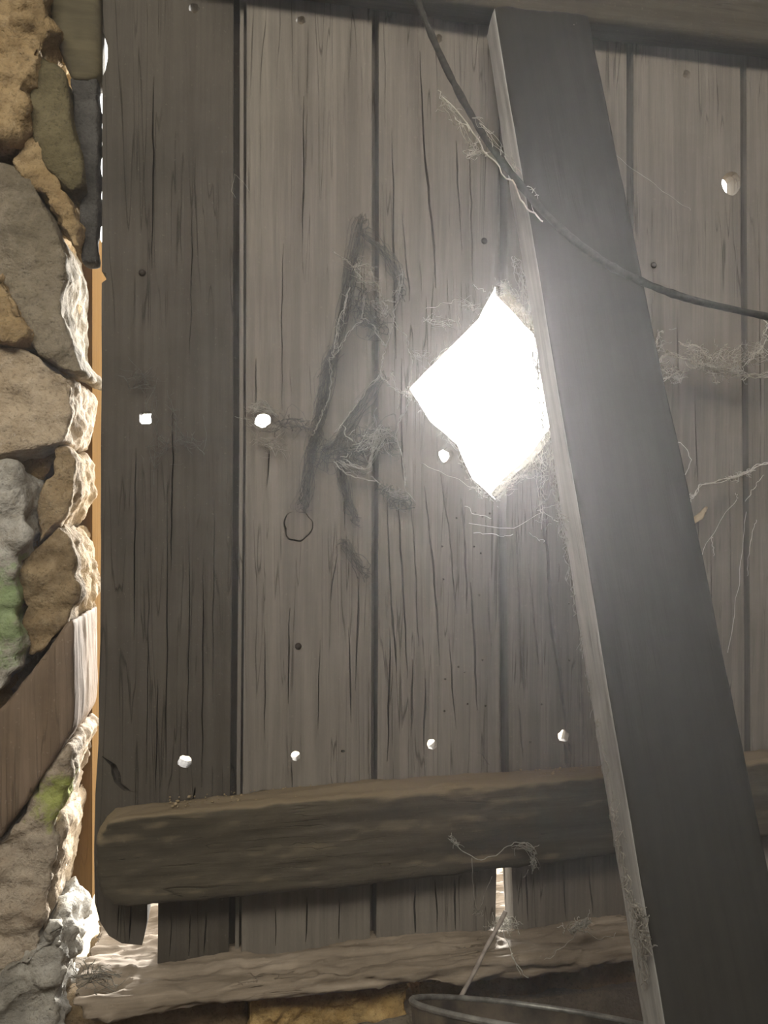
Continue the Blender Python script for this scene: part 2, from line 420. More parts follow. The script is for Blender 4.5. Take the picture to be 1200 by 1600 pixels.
# timber bedded in the masonry and the end of the lintel
def timber(name, px, yf, yb, mat, vox, amp, seed, parent=None):
    fr = [P(x, y, yf) for x, y in px]; bk = [Vector((v.x, yb, v.z)) for v in fr]
    me = remeshed(prism_bm(fr, bk), vox, 3, ((amp, 60, 60, 6, seed, 'f'), (amp*0.4, 220, 220, 20, seed+1, 'f')))
    return link(name, me, mat, parent)
t = timber('bonding_timber', [(-60, 1150), (0, 1108), (82, 1006), (102, 975), (114, 968), (117, 1100), (114, 1140), (96, 1170), (52, 1236), (0, 1312), (-60, 1350)], -0.038, 0.115, M['pad'], 0.0045, 0.002, 21)
tag(t, 'brown timber bedded on the slant between the rubble stones left of the door', 'timber')
t = timber('lintel', [(70, -120), (156, -120), (155, 122), (112, 124), (106, 106), (84, 60), (76, 20)], -0.012, 0.034, M['lintel'], 0.005, 0.0015, 23)
tag(t, 'dark olive timber end above the top stones, in the corner over the door', 'timber')

# outer door frame, seen through the gap at the hinge side
fr = slab('trim_1', -0.32, -0.2145, 0.125, 0.32, 0.36, 1.30, M['frame']); tag(fr, 'tan timber of the outer door frame seen through the gap beside the door', 'door frame', kind='structure')

# ------------------------------------------------------------------ the door: planks, ledges
door = empty('door_1', (0.35, 0, 0.2)); tag(door, 'tall ledged door of weathered vertical planks with a diamond hole', 'door', kind='structure')
TH, SKIN, GRV = 0.036, 0.013, 0.032

def irregular(cx, cy, rx, ry, n=14, rough=0.18, seed=1, square=False):
    out = []
    for i in range(n):
        a = 2*math.pi*i/n
        k = 1 + rough*noise.noise(Vector((math.cos(a)*1.7+seed*3.3, math.sin(a)*1.7, seed)))*1.6
        if square: k *= 1/max(abs(math.cos(a)), abs(math.sin(a)))*0.92
        out.append((cx+math.cos(a)*rx*k, cy+math.sin(a)*ry*k))
    return out
def slit(pts, wd, seed=1):
    """long check in the wood: tapering to nothing at both ends"""
    n = len(pts); m = 5
    fine = []
    for i in range(n-1):
        for k in range(m):
            t = k/m; fine.append((pts[i][0]*(1-t)+pts[i+1][0]*t, pts[i][1]*(1-t)+pts[i+1][1]*t))
    fine.append(pts[-1])
    L, R = [], []
    for i, (x, y) in enumerate(fine):
        t = i/(len(fine)-1)
        x += noise.noise(Vector((seed*5.1, y*0.03, 0)))*2.2
        h = wd*0.68*(math.sin(math.pi*min(max(t, 0.02), 0.98))**0.6)*(0.7+0.6*abs(noise.noise(Vector((seed, y*0.05, 3)))))
        L.append((x-h, y)); R.append((x+h, y))
    return L + R[::-1]

ZT = -140     # picture row of the plank tops, above the frame
def plank(name, outline_back, outline_front, holes, slits, mat, label=None, beads=()):
    def wide(h, k_):                                # nail holes given an added outward taper so the sky shows through
        cx, cy_h = sum(q[0] for q in h)/len(h), sum(q[1] for q in h)/len(h)
        if max(q[0] for q in h) - cx > 9.5: k_ = 1 + (k_-1)*0.3
        return [(cx+(x-cx)*k_, cy_h+(y-cy_h)*k_) for x, y in h]
    hl = [xz(h) for h in holes]
    back = sheet([xz(outline_back)] + [xz(wide(h, 2.4)) for h in holes], GRV, TH)
    mid = sheet([xz(outline_front)] + [xz(wide(h, 1.7)) for h in holes], SKIN, GRV)
    front = sheet([xz(outline_front)] + hl + [xz(s) for s in slits], 0.0, SKIN)
    more = [sheet([xz(b_)], 0.008, GRV) for b_ in beads]
    o = link(name, join([back, mid, front] + more), mat, door, False)
    if label: o['label'] = label
    return o
def edge(x0, y0, x1, y1, n, amp, seed): return wob((x0, y0), (x1, y1), n, amp, seed)

# plank by the stones, its bottom rotted away in a notch
left_edge = [(160, ZT), (161, 50), (164, 56), (168, 74), (168, 92), (164, 112), (160, 120)] + edge(160, 122, 159, 422, 10, 0.8, 1) + [(159, 424), (166, 427), (166, 437), (160, 441)] + edge(159, 443, 157, 960, 14, 1.0, 2) + edge(157, 960, 153, 1200, 6, 1.4, 3) + [(149, 1240), (147, 1330), (148, 1410), (156, 1440), (170, 1462), (190, 1474), (222, 1477), (226, 1460), (230, 1440), (231, 1380), (238, 1374), (247, 1376), (247, 1440), (246, 1510)]
o1b = left_edge + [(372, 1502), (374, ZT)]
o1f = left_edge + [(357, 1502)] + [(359, 1260), (364, 700), (365, ZT)]
h1 = [irregular(303, 13, 8, 8, seed=2), irregular(227, 653, 10, 10, 20, 0.08, 3, True), irregular(288, 1190, 11, 10, seed=4)]
s1 = [slit([(157+3, 1182), (176, 1196), (184, 1222), (200, 1236), (218, 1238)], 11, 5)]
for i, (x, a, b_) in enumerate([(232, 880, 1225), (262, 720, 1215), (270, 640, 900), (296, 800, 1180), (318, 860, 1230), (212, 700, 1000), (335, 760, 1100), (246, 1060, 1235), (305, 1230, 1250), (268, 1418, 1496), (298, 1418, 1494), (205, 1410, 1472), (186, 1405, 1466), (322, 1412, 1490), (240, 120, 420), (300, 320, 560)]):
    s1.append(slit([(x, a), (x-1, (a+b_)/2), (x-3, b_)], 1.5 + (i % 3)*0.6, 10+i))
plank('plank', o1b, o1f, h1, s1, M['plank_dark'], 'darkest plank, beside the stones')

# second plank
o2b = [(374, ZT), (372, 1504)] + edge(372, 1502, 586, 1482, 9, 3, 7) + [(586, 1482), (588, ZT)]
o2f = [(386, ZT), (384, 700), (379, 1260), (377, 1500)] + edge(378, 1500, 578, 1483, 9, 3, 7) + [(578, 1483), (580, 1100), (581, 500), (581, ZT)]
h2 = [irregular(470, 32, 8, 7, seed=6), irregular(411, 656, 13, 11, seed=7), irregular(462, 1181, 7, 8, seed=8), irregular(536, 1174, 3, 2.5, 8, seed=9)]
ring = irregular(465, 822, 24.5, 23, 40, 0.10, 11); ring_in = irregular(465.5, 821, 22.3, 21, 40, 0.13, 11)
s2 = [ring, ring_in]
for i, pts in enumerate([[(526, 868), (521, 900), (517, 940)], [(537, 800), (541, 760), (538, 830)], [(442, 380), (440, 520), (441, 640)], [(420, 700), (417, 760)], [(415, 980), (413, 1160)], [(452, 950), (450, 1100)], [(500, 1000), (497, 1140)], [(545, 980), (548, 1130)], [(455, 1190), (457, 1236)], [(400, 560), (399, 640)], [(430, 1408), (431, 1478)], [(480, 1400), (478, 1472)], [(530, 1395), (529, 1468)], [(560, 900), (556, 1080)], [(475, 150), (473, 380)]]):
    s2.append(slit(pts, 1.6 + (i % 2)*0.8, 40+i))
plank('plank', o2b, o2f, h2, s2, M['plank'], 'plank with the ringed knot', beads=[[(375, ZT), (374, 700), (369, 1260), (367, 1500), (373, 1500), (375, 1260), (380, 700), (381, ZT)]])

# third plank, left half of the diamond hole
dl = wob((778, 440), (748, 498), 4, 1.0, 3) + wob((748, 498), (690, 556), 5, 1.0, 4) + wob((690, 556), (640, 607), 5, 1.0, 5) + wob((640, 607), (672, 658), 5, 1.5, 6) + wob((672, 658), (714, 694), 5, 2, 7) + wob((714, 694), (738, 748), 5, 2, 8) + wob((738, 748), (772, 779), 4, 2, 9)
def shifted(pts, x): return [(px, py) for px, py in pts]
o3b = [(588, ZT), (586, 1482)] + edge(586, 1482, 774, 1459, 8, 3, 17) + [(776, 1446), (778, 1340), (790, 1338), (787, 779)] + [(772, 779)] + dl[::-1] + [(787, 436), (787, ZT)]
o3f = [(592, ZT), (592, 500), (591, 1000), (588, 1480)] + edge(589, 1480, 772, 1460, 8, 3, 17) + [(774, 1446), (776, 1340), (781, 1250), (778, 800), (775, 781), (772, 779)] + dl[::-1] + [(779, 430), (778, ZT)]
h3 = [irregular(685, 60, 6, 7, seed=12), irregular(696, 711, 11, 11, seed=13), irregular(675, 1163, 8, 8, seed=14)]
s3 = []
for i, pts in enumerate([[(604, 760), (609, 900), (617, 1010), (620, 1050)], [(621, 760), (626, 860), (632, 960), (637, 1060)], [(641, 780), (648, 860), (652, 960), (654, 1010)], [(663, 760), (672, 840), (681, 930), (687, 1040)], [(688, 740), (700, 820), (708, 900), (713, 960)], [(628, 560), (627, 700), (630, 752)], [(655, 80), (664, 240), (676, 370), (682, 450)], [(628, 330), (636, 420), (640, 470)], [(612, 200), (616, 420), (618, 560)], [(734, 235), (736, 340), (739, 440)], [(713, 220), (716, 300), (722, 400)], [(735, 910), (742, 1010), (745, 1110)], [(762, 890), (768, 1040)], [(610, 980), (606, 1190)], [(700, 980), (712, 1140)], [(665, 1060), (662, 1180)], [(648, 1380), (650, 1466)], [(680, 1374), (684, 1460)], [(710, 1370), (712, 1456)], [(730, 1172), (742, 1175), (752, 1178), (764, 1196)], [(645, 1030), (643, 1150)], [(722, 780), (728, 880), (730, 960)]]):
    s3.append(slit(pts, (2.6, 3.2, 2.0, 3.0, 2.0)[i % 5], 70+i))
wr = random.Random(12)
def worm(slits, holes, n, x0, x1, y0, y1):          # worm holes, clear of the checks and nail holes
    while n:
        x, y = wr.uniform(x0, x1), wr.uniform(y0, y1)
        if all((q[0]-x)**2 > 64 or abs(q[1]-y) > 45 for l in slits for q in l) and all((q[0]-x)**2+(q[1]-y)**2 > 500 for l in holes for q in l):
            slits.append(irregular(x, y, 1.7, 1.7, 6, 0.1, 9)); n -= 1
worm(s3, h3, 16, 690, 766, 800, 1180)
plank('plank', o3b, o3f, h3, s3, M['plank'], 'cracked plank left of the diamond hole\'s middle')

# fourth plank, right half of the diamond hole
dr = wob((772, 779), (800, 746), 4, 1.5, 13) + wob((800, 746), (846, 704), 5, 2, 14) + wob((846, 704), (916, 604), 6, 2, 15) + wob((916, 604), (846, 510), 6, 2, 16) + wob((846, 510), (778, 440), 5, 2, 18)
o4b = [(787, ZT), (787, 449)] + dr[::-1][1:-1] + [(787, 779), (790, 1338), (797, 1340), (800, 1400), (803, 1448)] + edge(803, 1456, 988, 1440, 6, 3, 27) + [(988, 1442), (987, ZT)]
dr_v = [q for q in dr if q[0] > 793]
o4f = [(793, ZT), (793, 455)] + dr_v[::-1] + [(793, 755), (791, 800), (796, 1250), (799, 1345), (803, 1446)] + edge(804, 1456, 979, 1441, 6, 3, 27) + [(979, 1441), (979, ZT)]
h4 = [irregular(880, 1150, 9, 9, seed=15)]
s4 = [slit([(852, 800), (857, 880), (858, 930), (864, 990), (874, 1050), (881, 1110), (884, 1140)], 6.5, 90), slit([(882, 1160), (885, 1185), (886, 1200)], 5, 91), slit([(888, 1160), (892, 1180)], 4, 92)]
for i, pts in enumerate([[(806, 820), (812, 960), (820, 1100)], [(826, 880), (838, 1000), (842, 1040)], [(873, 880), (873, 910)], [(905, 1020), (915, 1180)], [(822, 1360), (824, 1440)], [(880, 1350), (884, 1436)], [(920, 1350), (926, 1430)], [(846, 790), (850, 850)], [(810, 1100), (818, 1190)]]):
    s4.append(slit(pts, 2.4, 100+i))
worm(s4, h4, 8, 808, 905, 840, 1180)
plank('plank', o4b, o4f, h4, s4, M['plank'], 'plank behind the prop, its long crack running to a nail hole')

# fifth and sixth planks
o5b = [(987, ZT), (990, 1428), (1168, 1412), (1165, ZT)]
o5f = [(990, ZT), (990, 700), (993, 1428), (1163, 1413), (1163, 1000), (1157, 400), (1156, ZT)]
h5 = [irregular(1073, 116, 6, 7, seed=16), irregular(1143, 287, 15, 19, 18, 0.12, 17)]
s5 = [slit(p, 1.5, 120+i) for i, p in enumerate([[(1020, 420), (1018, 520)], [(1085, 600), (1090, 760)], [(1120, 620), (1118, 720)], [(1058, 480), (1060, 640)], [(1110, 820), (1112, 1080)], [(1140, 700), (1142, 1000)]])]
plank('plank', o5b, o5f, h5, s5, M['plank'], 'plank with the round knothole')
o6b = [(1165, ZT), (1168, 1412), (1390, 1390), (1386, ZT)]
o6f = [(1166, ZT), (1167, 400), (1172, 1000), (1173, 1412), (1386, 1391), (1382, ZT)]
s6 = [slit([(1186, 300), (1188, 700)], 1.5, 140)]
plank('plank', o6b, o6f, [], s6, M['plank'])

# rusty nail heads in the planks
M['nail'] = plain('rusty_iron', (0.05, 0.04, 0.033), 0.7, 0.4, 200, metal=0.3)
for x, y in ((757, 376), (222, 426), (1022, 414), (466, 1010)):
    bm = bmesh.new(); bmesh.ops.create_cone(bm, cap_ends=True, segments=12, radius1=0.0048, radius2=0.0032, depth=0.003, matrix=Matrix.Translation(P(x, y, -0.001)) @ Matrix.Rotation(math.radians(90), 4, 'X'))
    link('nail', bm_mesh(bm), M['nail'], door)

# lower ledge, worn round at its end
def ledge(name, top_back, bottom_front, yf, mat, vox, seed, amp):
    tb = [P(x, y, 0.0) for x, y in top_back]; bf = [P(x, y, yf) for x, y in bottom_front]
    loop = [(v.x, v.z) for v in tb] + [(v.x, v.z) for v in bf]
    f = [Vector((x, yf, z)) for x, z in loop]; b = [Vector((x, -0.0005, z)) for x, z in loop]
    me = remeshed(prism_bm(f, b), vox, 6, ((amp, 5, 40, 40, seed, 'f'), (amp*0.4, 40, 120, 120, seed+1, 'f')))
    for v in me.vertices:
        if v.co.y > -0.003: v.co.y = -0.0004
    return link(name, me, mat, door)
lg = ledge('ledge', [(160, 1330), (163, 1285), (178, 1258), (205, 1249), (400, 1233), (600, 1213), (800, 1201), (960, 1190), (1180, 1167), (1380, 1146)],
           [(1420, 1280), (1180, 1312), (970, 1338), (800, 1358), (600, 1384), (400, 1404), (240, 1418), (176, 1418), (152, 1400)], -0.052, M['ledge'], 0.0045, 31, 0.0042)
lg['label'] = 'lower ledge board, worn round at its end'
tl = ledge('ledge', [(160, -420), (1400, -190)], [(1420, 98), (1200, 67), (900, 30), (600, -11), (160, -72)], -0.045, M['ledge'], 0.006, 35, 0.0018)
tl['label'] = 'upper ledge board across the head of the door'

# fallen dust and crumbs along the lower ledge
rnd = random.Random(5)
bm = bmesh.new()
for i in range(260):
    x = rnd.uniform(260, 940); yb = 1249 - (x-205)/755*59
    p = P(x, yb, 0); p.y = -rnd.uniform(0.002, 0.040); p.z += 0.0005
    r = rnd.uniform(0.0004, 0.0013) if rnd.random() < 0.93 else rnd.uniform(0.0015, 0.0025)
    mt = Matrix.Translation(p) @ Matrix.Rotation(rnd.random()*6, 4, (1, rnd.random(), 0.4)) @ Matrix.Diagonal((r*1.4, r, r*0.8, 1))
    bmesh.ops.create_icosphere(bm, subdivisions=1, radius=1, matrix=mt)
cr = link('dust_crumbs', bm_mesh(bm), M['crumb'])
tag(cr, 'tan dust and crumbs lying along the top of the lower ledge', 'dust', kind='stuff')

# ------------------------------------------------------------------ sill and base course
sf = [(104, 1446), (150, 1438), (240, 1500), (600, 1466), (1000, 1428), (1400, 1390)]
bot = [(1400, 1450), (1000, 1492), (800, 1512), (640, 1532), (480, 1552), (350, 1564), (150, 1584), (112, 1560)]
top_l = [P(104, 1450, 0), P(400, 1488, 0), P(1000, 1430, 0), P(1400, 1392, 0)]
bot_l = [P(x, y, -0.066) for x, y in ((1440, 1455), (1000, 1504), (640, 1545), (350, 1573), (140, 1594), (108, 1568))]
zt = lambda x: P(240, 1502, 0).z + (x-P(240, 1502, 0).x)*((P(1000, 1430, 0).z-P(240, 1502, 0).z)/(P(1000, 1430, 0).x-P(240, 1502, 0).x))
xs_ = [P(104, 1450, -0.05).x, P(112, 1450, -0.05).x, 0.2, 0.5, 1.0]
loop = [(x, zt(x)-0.002) for x in xs_] + [(v.x*1.0, v.z) for v in bot_l]
fl = [Vector((x, -0.066, z)) for x, z in loop]; bk = [Vector((x, 0.16, z)) for x, z in loop]
me = remeshed(prism_bm(fl, bk), 0.004, 3, ((0.007, 6, 24, 30, 41, 'f'), (0.0055, 9, 70, 80, 42, 'r'), (0.0015, 60, 160, 160, 43, 'f')))
sl = link('door_sill', me, M['sill'])
tag(sl, 'rough rotting timber sill along the foot of the door', 'sill', kind='structure')
# base masonry under the sill
S('stone', [(96, 1580), (380, 1570), (380, 1700), (96, 1760)], -0.010, 0.160, M['stone_brown'], seed=51, amp=0.01, fine=0.004, vox=0.007)
S('stone', [(388, 1558), (640, 1540), (640, 1650), (388, 1660)], -0.030, 0.120, M['ochre'], seed=52, amp=0.008, fine=0.005)
S('stone', [(650, 1530), (1030, 1490), (1030, 1680), (650, 1680)], 0.000, 0.120, M['stone_brown'], seed=53, amp=0.010, fine=0.004, vox=0.006)
slab('masonry', -0.30, 0.93, -0.01, 0.2, -0.1, 0.24, M['rough'], wall)
st = rock('flat_stone', [(400, 1680), (480, 1672), (600, 1652), (660, 1640), (660, 1780), (400, 1800)], -0.155, -0.085, M['stone_grey'], None, seed=55, amp=0.005, vox=0.006)
tag(st, 'flat grey stone below the ochre masonry, beside the bucket', 'stone')

# ------------------------------------------------------------------ the timber prop leaning on the door
top = Vector((0.373, -0.038, P(830, 20, -0.06).z)); low_y = -0.365
b0 = Vector((0.408, -0.320, P(1078, 1250, -0.342).z))
axis = (top-b0).normalized()
k = (b0.z-0.0)/axis.z
foot = b0 - axis*k
L = (top-foot).length
W, T = 0.1285, 0.047
xax = Vector((1, 0, 0)); xax = (xax - axis*xax.dot(axis)).normalized(); yax = axis.cross(xax)
bm = bmesh.new(); box_bm(bm, -W/2, W/2, -T/2, T/2, 0.004, L)
me = remeshed(bm, 0.004, 1, ((0.0028, 9, 9, 2.2, 61, 'f'), (0.0008, 60, 60, 9, 62, 'f')))
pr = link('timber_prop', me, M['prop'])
pr.data.materials.append(M['prop_lit_side'])
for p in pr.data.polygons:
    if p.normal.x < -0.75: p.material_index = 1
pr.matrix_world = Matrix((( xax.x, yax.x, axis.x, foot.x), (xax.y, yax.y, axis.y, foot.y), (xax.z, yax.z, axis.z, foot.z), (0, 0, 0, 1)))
tag(pr, 'thick grey timber prop leaning against the door across the diamond hole', 'prop')

# ------------------------------------------------------------------ sagging cord
cd = Threads()
cpx = [(640, -30), (668, 40), (704, 120), (752, 205), (806, 280), (866, 348), (930, 400), (985, 432), (1060, 462), (1130, 480), (1230, 500), (1330, 512), (1410, 516)]
cy_ = [-0.05, -0.065, -0.09, -0.13, -0.175, -0.21, -0.228, -0.222, -0.19, -0.16, -0.13, -0.085, -0.006]
n = 90; ctrl = [P(a, b, q) for (a, b), q in zip(cpx, cy_)]
pts, rad = [], []
for i in range(n+1):
    t = i/n*(len(ctrl)-1); kk = min(int(t), len(ctrl)-2); u = t-kk
    p0 = ctrl[max(kk-1, 0)]; p1 = ctrl[kk]; p2 = ctrl[kk+1]; p3 = ctrl[min(kk+2, len(ctrl)-1)]
    pts.append(0.5*((2*p1) + (p2-p0)*u + (2*p0-5*p1+4*p2-p3)*u*u + (3*p1-p0-3*p2+p3)*u**3))
    rad.append(0.0042 + 0.0016*noise.noise(Vector((i*0.6, 3, 1))) + 0.0008*noise.noise(Vector((i*2.1, 7, 1))))
cd.add(pts, rad, sides=10)
cord = cd.build('cord', M['cord']); tag(cord, 'dusty cord sagging from the upper ledge across the prop', 'cord')
cw = Threads()
cw.path([(690, 150), (728, 190), (760, 240), (796, 282), (822, 322), (850, 345)], [-0.105, -0.125, -0.155, -0.18, -0.20, -0.212], 0.0010, 26, 3)
cw.path([(684, 142), (700, 168), (735, 205)], [-0.095, -0.11, -0.135], 0.0007, 14, 3)
cw.fuzz([(690, 150), (745, 240)], 40, 22, 0.0005, -0.13, -0.10, 0.7, 4, 11)
cw.fuzz([(730, 245), (745, 235), (760, 240)], 30, 18, 0.0006, -0.15, -0.13, 0.7, 4, 12)
cw.fuzz([(745, 180), (800, 250), (850, 340)], 36, 20, 0.0004, -0.20, -0.15, 0.7, 5, 13)
tag(cw.build('cobweb', M['web']), 'pale cobweb strand clinging along the sagging cord at the top', 'cobweb', 'cobwebs')

# ------------------------------------------------------------------ cobwebs
def web(label, fn, mat='dusty'):
    t = Threads(); fn(t); o = t.build('cobweb', M[mat]); tag(o, label, 'cobweb', 'cobwebs'); return o

def web_shadows(t):  # dark threads laid where the webs' soft shadows fall on the plank
    def band(px, n, spread, y=-0.012, r=0.00048):
        for i in range(n):
            a0, b0_ = random.uniform(-0.8, 0.3), random.uniform(0.7, 1.8)   # each thread follows a stretch of the shadow
            m = len(px)-1; q = []
            for j in range(4):
                t_ = min(max((a0+(b0_-a0)*j/3), 0), 1)*m; k = min(int(t_), m-1); u = t_-k
                q.append((px[k][0]*(1-u)+px[k+1][0]*u+random.gauss(0, spread), px[k][1]*(1-u)+px[k+1][1]*u+random.gauss(0, spread)))
            t.path(q, [y+random.uniform(-0.008, 0.006) for _ in q], r*random.uniform(0.4, 1.1), 14, 4)
    band([(564, 345), (554, 385), (549, 425), (536, 470), (531, 520), (518, 575)], 34, 5.4)
    band([(522, 545), (507, 590), (503, 640), (485, 705)], 34, 6.6)
    band([(494, 680), (478, 725), (482, 750), (472, 790)], 26, 6.0)
    band([(594, 590), (570, 625), (556, 655), (532, 676), (510, 706)], 20, 4.2)
    band([(570, 366), (596, 388), (616, 408), (630, 440), (622, 468)], 20, 5)
    band([(552, 466), (574, 492), (588, 508)], 30, 13)
    band([(440, 668), (462, 656), (486, 668)], 14, 10)
    band([(538, 690), (530, 735), (542, 780), (554, 812)], 22, 5.0)
    band([(534, 845), (552, 868), (570, 900)], 16, 4.6)
    band([(598, 765), (616, 778), (636, 786)], 20, 7)
    band([(560, 692), (590, 676), (612, 692)], 34, 12)
    band([(500, 720), (520, 700), (560, 720)], 20, 12)
web('soft cobweb shadows drawn as dark threads down the second plank, left of the diamond hole', web_shadows, 'drift')

def centre(t):
    T_ = [
     [(521, 391), (536, 404), (550, 415), (556, 420), (566, 440)], [(553, 417), (566, 414), (577, 413)], [(577, 422), (588, 416)],
     [(555, 420), (560, 432), (566, 441), (586, 442)], [(578, 418), (586, 440), (594, 460), (600, 470)], [(598, 468), (604, 480), (603, 492), (596, 490)],
     [(588, 475), (600, 470), (618, 472)], [(628, 420), (629, 440), (622, 466), (616, 490), (618, 510), (634, 524), (638, 545), (644, 556)],
     [(546, 450), (538, 480), (528, 515), (522, 545), (521, 558), (514, 560)], [(566, 500), (545, 520), (530, 545), (520, 558)],
     [(570, 460), (567, 490), (568, 498), (584, 510), (594, 530), (602, 540)], [(614, 512), (604, 538), (598, 560), (594, 585)],
     [(594, 585), (608, 602), (626, 612), (642, 618)], [(594, 586), (576, 605), (558, 632), (540, 655), (524, 676)], [(642, 618), (634, 640), (624, 660), (618, 685)],
     [(618, 685), (628, 710), (632, 740), (634, 760)], [(644, 556), (642, 590), (640, 612)], [(538, 664), (540, 680), (552, 690)], [(514, 560), (517, 590), (514, 620), (506, 640)],
     [(506, 640), (496, 664), (488, 680)], [(612, 580), (616, 600), (624, 620), (622, 640)]]
    for i, q in enumerate(T_):
        for r in (0.0008, 0.0004):
            t.path(q, -0.03-0.012*math.sin(i*1.7), r, 6*len(q), 2.2)
    t.fuzz([(550, 415), (575, 425), (600, 480)], 60, 16, 0.0004, -0.045, -0.02, 0.8, 7, 21)
    t.fuzz([(585, 470), (604, 490)], 40, 12, 0.0005, -0.045, -0.02, 0.8, 4, 22)
    t.fuzz([(628, 420), (622, 466)], 30, 14, 0.0004, -0.04, -0.02, 0.6, 3, 23)
    t.fuzz([(545, 450), (522, 556)], 40, 14, 0.0004, -0.035, -0.015, 0.6, 2.5, 24)
    t.fuzz([(644, 556), (680, 552)], 26, 16, 0.0004, -0.02, -0.008, 1.0, 5, 25)
web('pale branching cobweb over the groove just left of the diamond hole', centre)

def lower(t):
    t.fuzz([(560, 700), (590, 680), (606, 684)], 150, 30, 0.00045, -0.035, -0.008, 0.5, 9, 31)
    for i in range(16):
        a = random.uniform(-6, 6)
        t.path([(524+i*1.5, 724+a), (545+i*2, 736+a*0.4), (566+i, 744-i*1.5), (584, 720-i*2), (600-i, 690-i)], -0.02-0.001*i, 0.0005, 18, 3)
    t.path([(522, 722), (532, 734), (548, 744), (566, 746), (586, 752)], -0.03, 0.0009, 18, 2)
    t.path([(534, 716), (544, 712), (545, 708)], -0.03, 0.0008, 8, 2)
    t.path([(580, 744), (590, 752), (594, 756)], -0.03, 0.0007, 8, 2)
    t.fuzz([(600, 764), (618, 772), (636, 780)], 40, 16, 0.00045, -0.03, -0.008, 0.6, 4, 33)
    t.path([(632, 760), (634, 745), (631, 752), (636, 770), (650, 786)], -0.02, 0.0006, 14, 2)
web('grey matted cobweb clump on the groove below and left of the diamond hole', lower)

def rim(t):
    t.fuzz([(772, 776), (790, 760), (815, 744), (845, 716)], 320, 15, 0.0004, -0.02, 0.012, 1.0, 5, 41)
    t.fuzz([(716, 700), (728, 730), (745, 760), (765, 778)], 110, 13, 0.00035, -0.015, 0.01, 1.0, 5, 42)
    t.fuzz([(782, 440), (796, 460), (806, 490)], 100, 13, 0.00035, -0.02, 0.01, 1.0, 6, 43)
    t.fuzz([(642, 610), (690, 556), (748, 498), (776, 446)], 110, 11, 0.0003, -0.008, 0.004, 0.9, 3, 44)
    t.fuzz([(638, 606), (642, 620)], 40, 12, 0.0004, -0.015, 0.0, 0.9, 3, 45)
    t.fuzz([(642, 612), (690, 680), (720, 706)], 60, 9, 0.00035, -0.008, 0.004, 0.9, 2.5, 46)
    t.fuzz([(715, 470), (740, 480), (752, 484)], 24, 24, 0.0003, -0.02, -0.005, 0.5, 4, 47)
    t.fuzz([(664, 500), (712, 505)], 30, 18, 0.0003, -0.015, -0.004, 0.8, 6, 48)
    for q in [[(665, 483), (694, 474), (718, 467)], [(738, 447), (760, 456)], [(720, 516), (716, 500), (715, 492)], [(660, 724), (700, 742), (742, 762)], [(726, 790), (742, 804), (768, 811)], [(734, 814), (770, 824), (812, 821), (846, 800)], [(740, 832), (775, 836), (800, 838)], [(826, 832), (850, 846)], [(848, 800), (872, 816)], [(846, 704), (845, 760), (848, 800), (846, 830)], [(832, 715), (840, 760), (846, 800)], [(840, 798), (858, 790), (872, 790)]]:
        t.path(q, [-0.02]*len(q), 0.0005, 12, 2.5)
    t.fuzz([(842, 705), (848, 760), (848, 820)], 90, 16, 0.0004, -0.03, 0.0, 0.8, 5, 49)
web('white frayed cobwebs fringing the rim of the diamond hole', rim, 'web')

def holeweb(t):
    for i in range(26):
        a = random.uniform(-8, 8)
        t.path([(388+random.uniform(0, 10), 640+a), (410, 634+random.uniform(-8, 10)), (436-random.uniform(0, 12), 640+a+6)], -0.012, 0.0004, 8, 3)
    t.fuzz([(386, 650), (400, 670), (432, 668)], 40, 16, 0.0004, -0.015, -0.004, 0.7, 6, 51)
    t.fuzz([(400, 690), (440, 700)], 50, 24, 0.0004, -0.02, -0.004, 0.5, 10, 52)
web('small yellowish cobweb over the bright hole beside the first groove', holeweb)

def leftweb(t):
    t.path([(196, 560), (236, 600), (244, 660), (240, 730)], -0.012, 0.0003, 20, 4)
    t.fuzz([(200, 590), (240, 600), (250, 690), (240, 730)], 90, 26, 0.0004, -0.02, -0.004, 0.5, 11, 55)
    t.path([(184, 586), (196, 592), (204, 606), (236, 600)], -0.01, 0.0005, 12, 2)
web('thin dark grey cobweb around the square hole in the darkest plank', leftweb, 'drift')
def leftweb2(t):
    t.path([(262, 610), (270, 650), (276, 700)], -0.012, 0.0004, 12, 3); t.path([(276, 690), (300, 700), (318, 690)], -0.012, 0.0003, 12, 3)
    t.path([(310, 698), (318, 706), (321, 712)], -0.015, 0.0006, 8, 2); t.path([(318, 650), (322, 680), (318, 706)], -0.014, 0.0004, 10, 2)
    t.fuzz([(264, 630), (276, 690), (318, 690)], 50, 24, 0.0004, -0.02, -0.004, 0.4, 6, 56)
web('wispy cobweb on the darkest plank between the square hole and the first groove', leftweb2, 'drift')
def groovethread(t):
    t.path([(390, 300), (368, 270), (366, 310)], -0.010, 0.0003, 12, 3)
web('single thread of web by the first groove, high above the bright hole', groovethread)

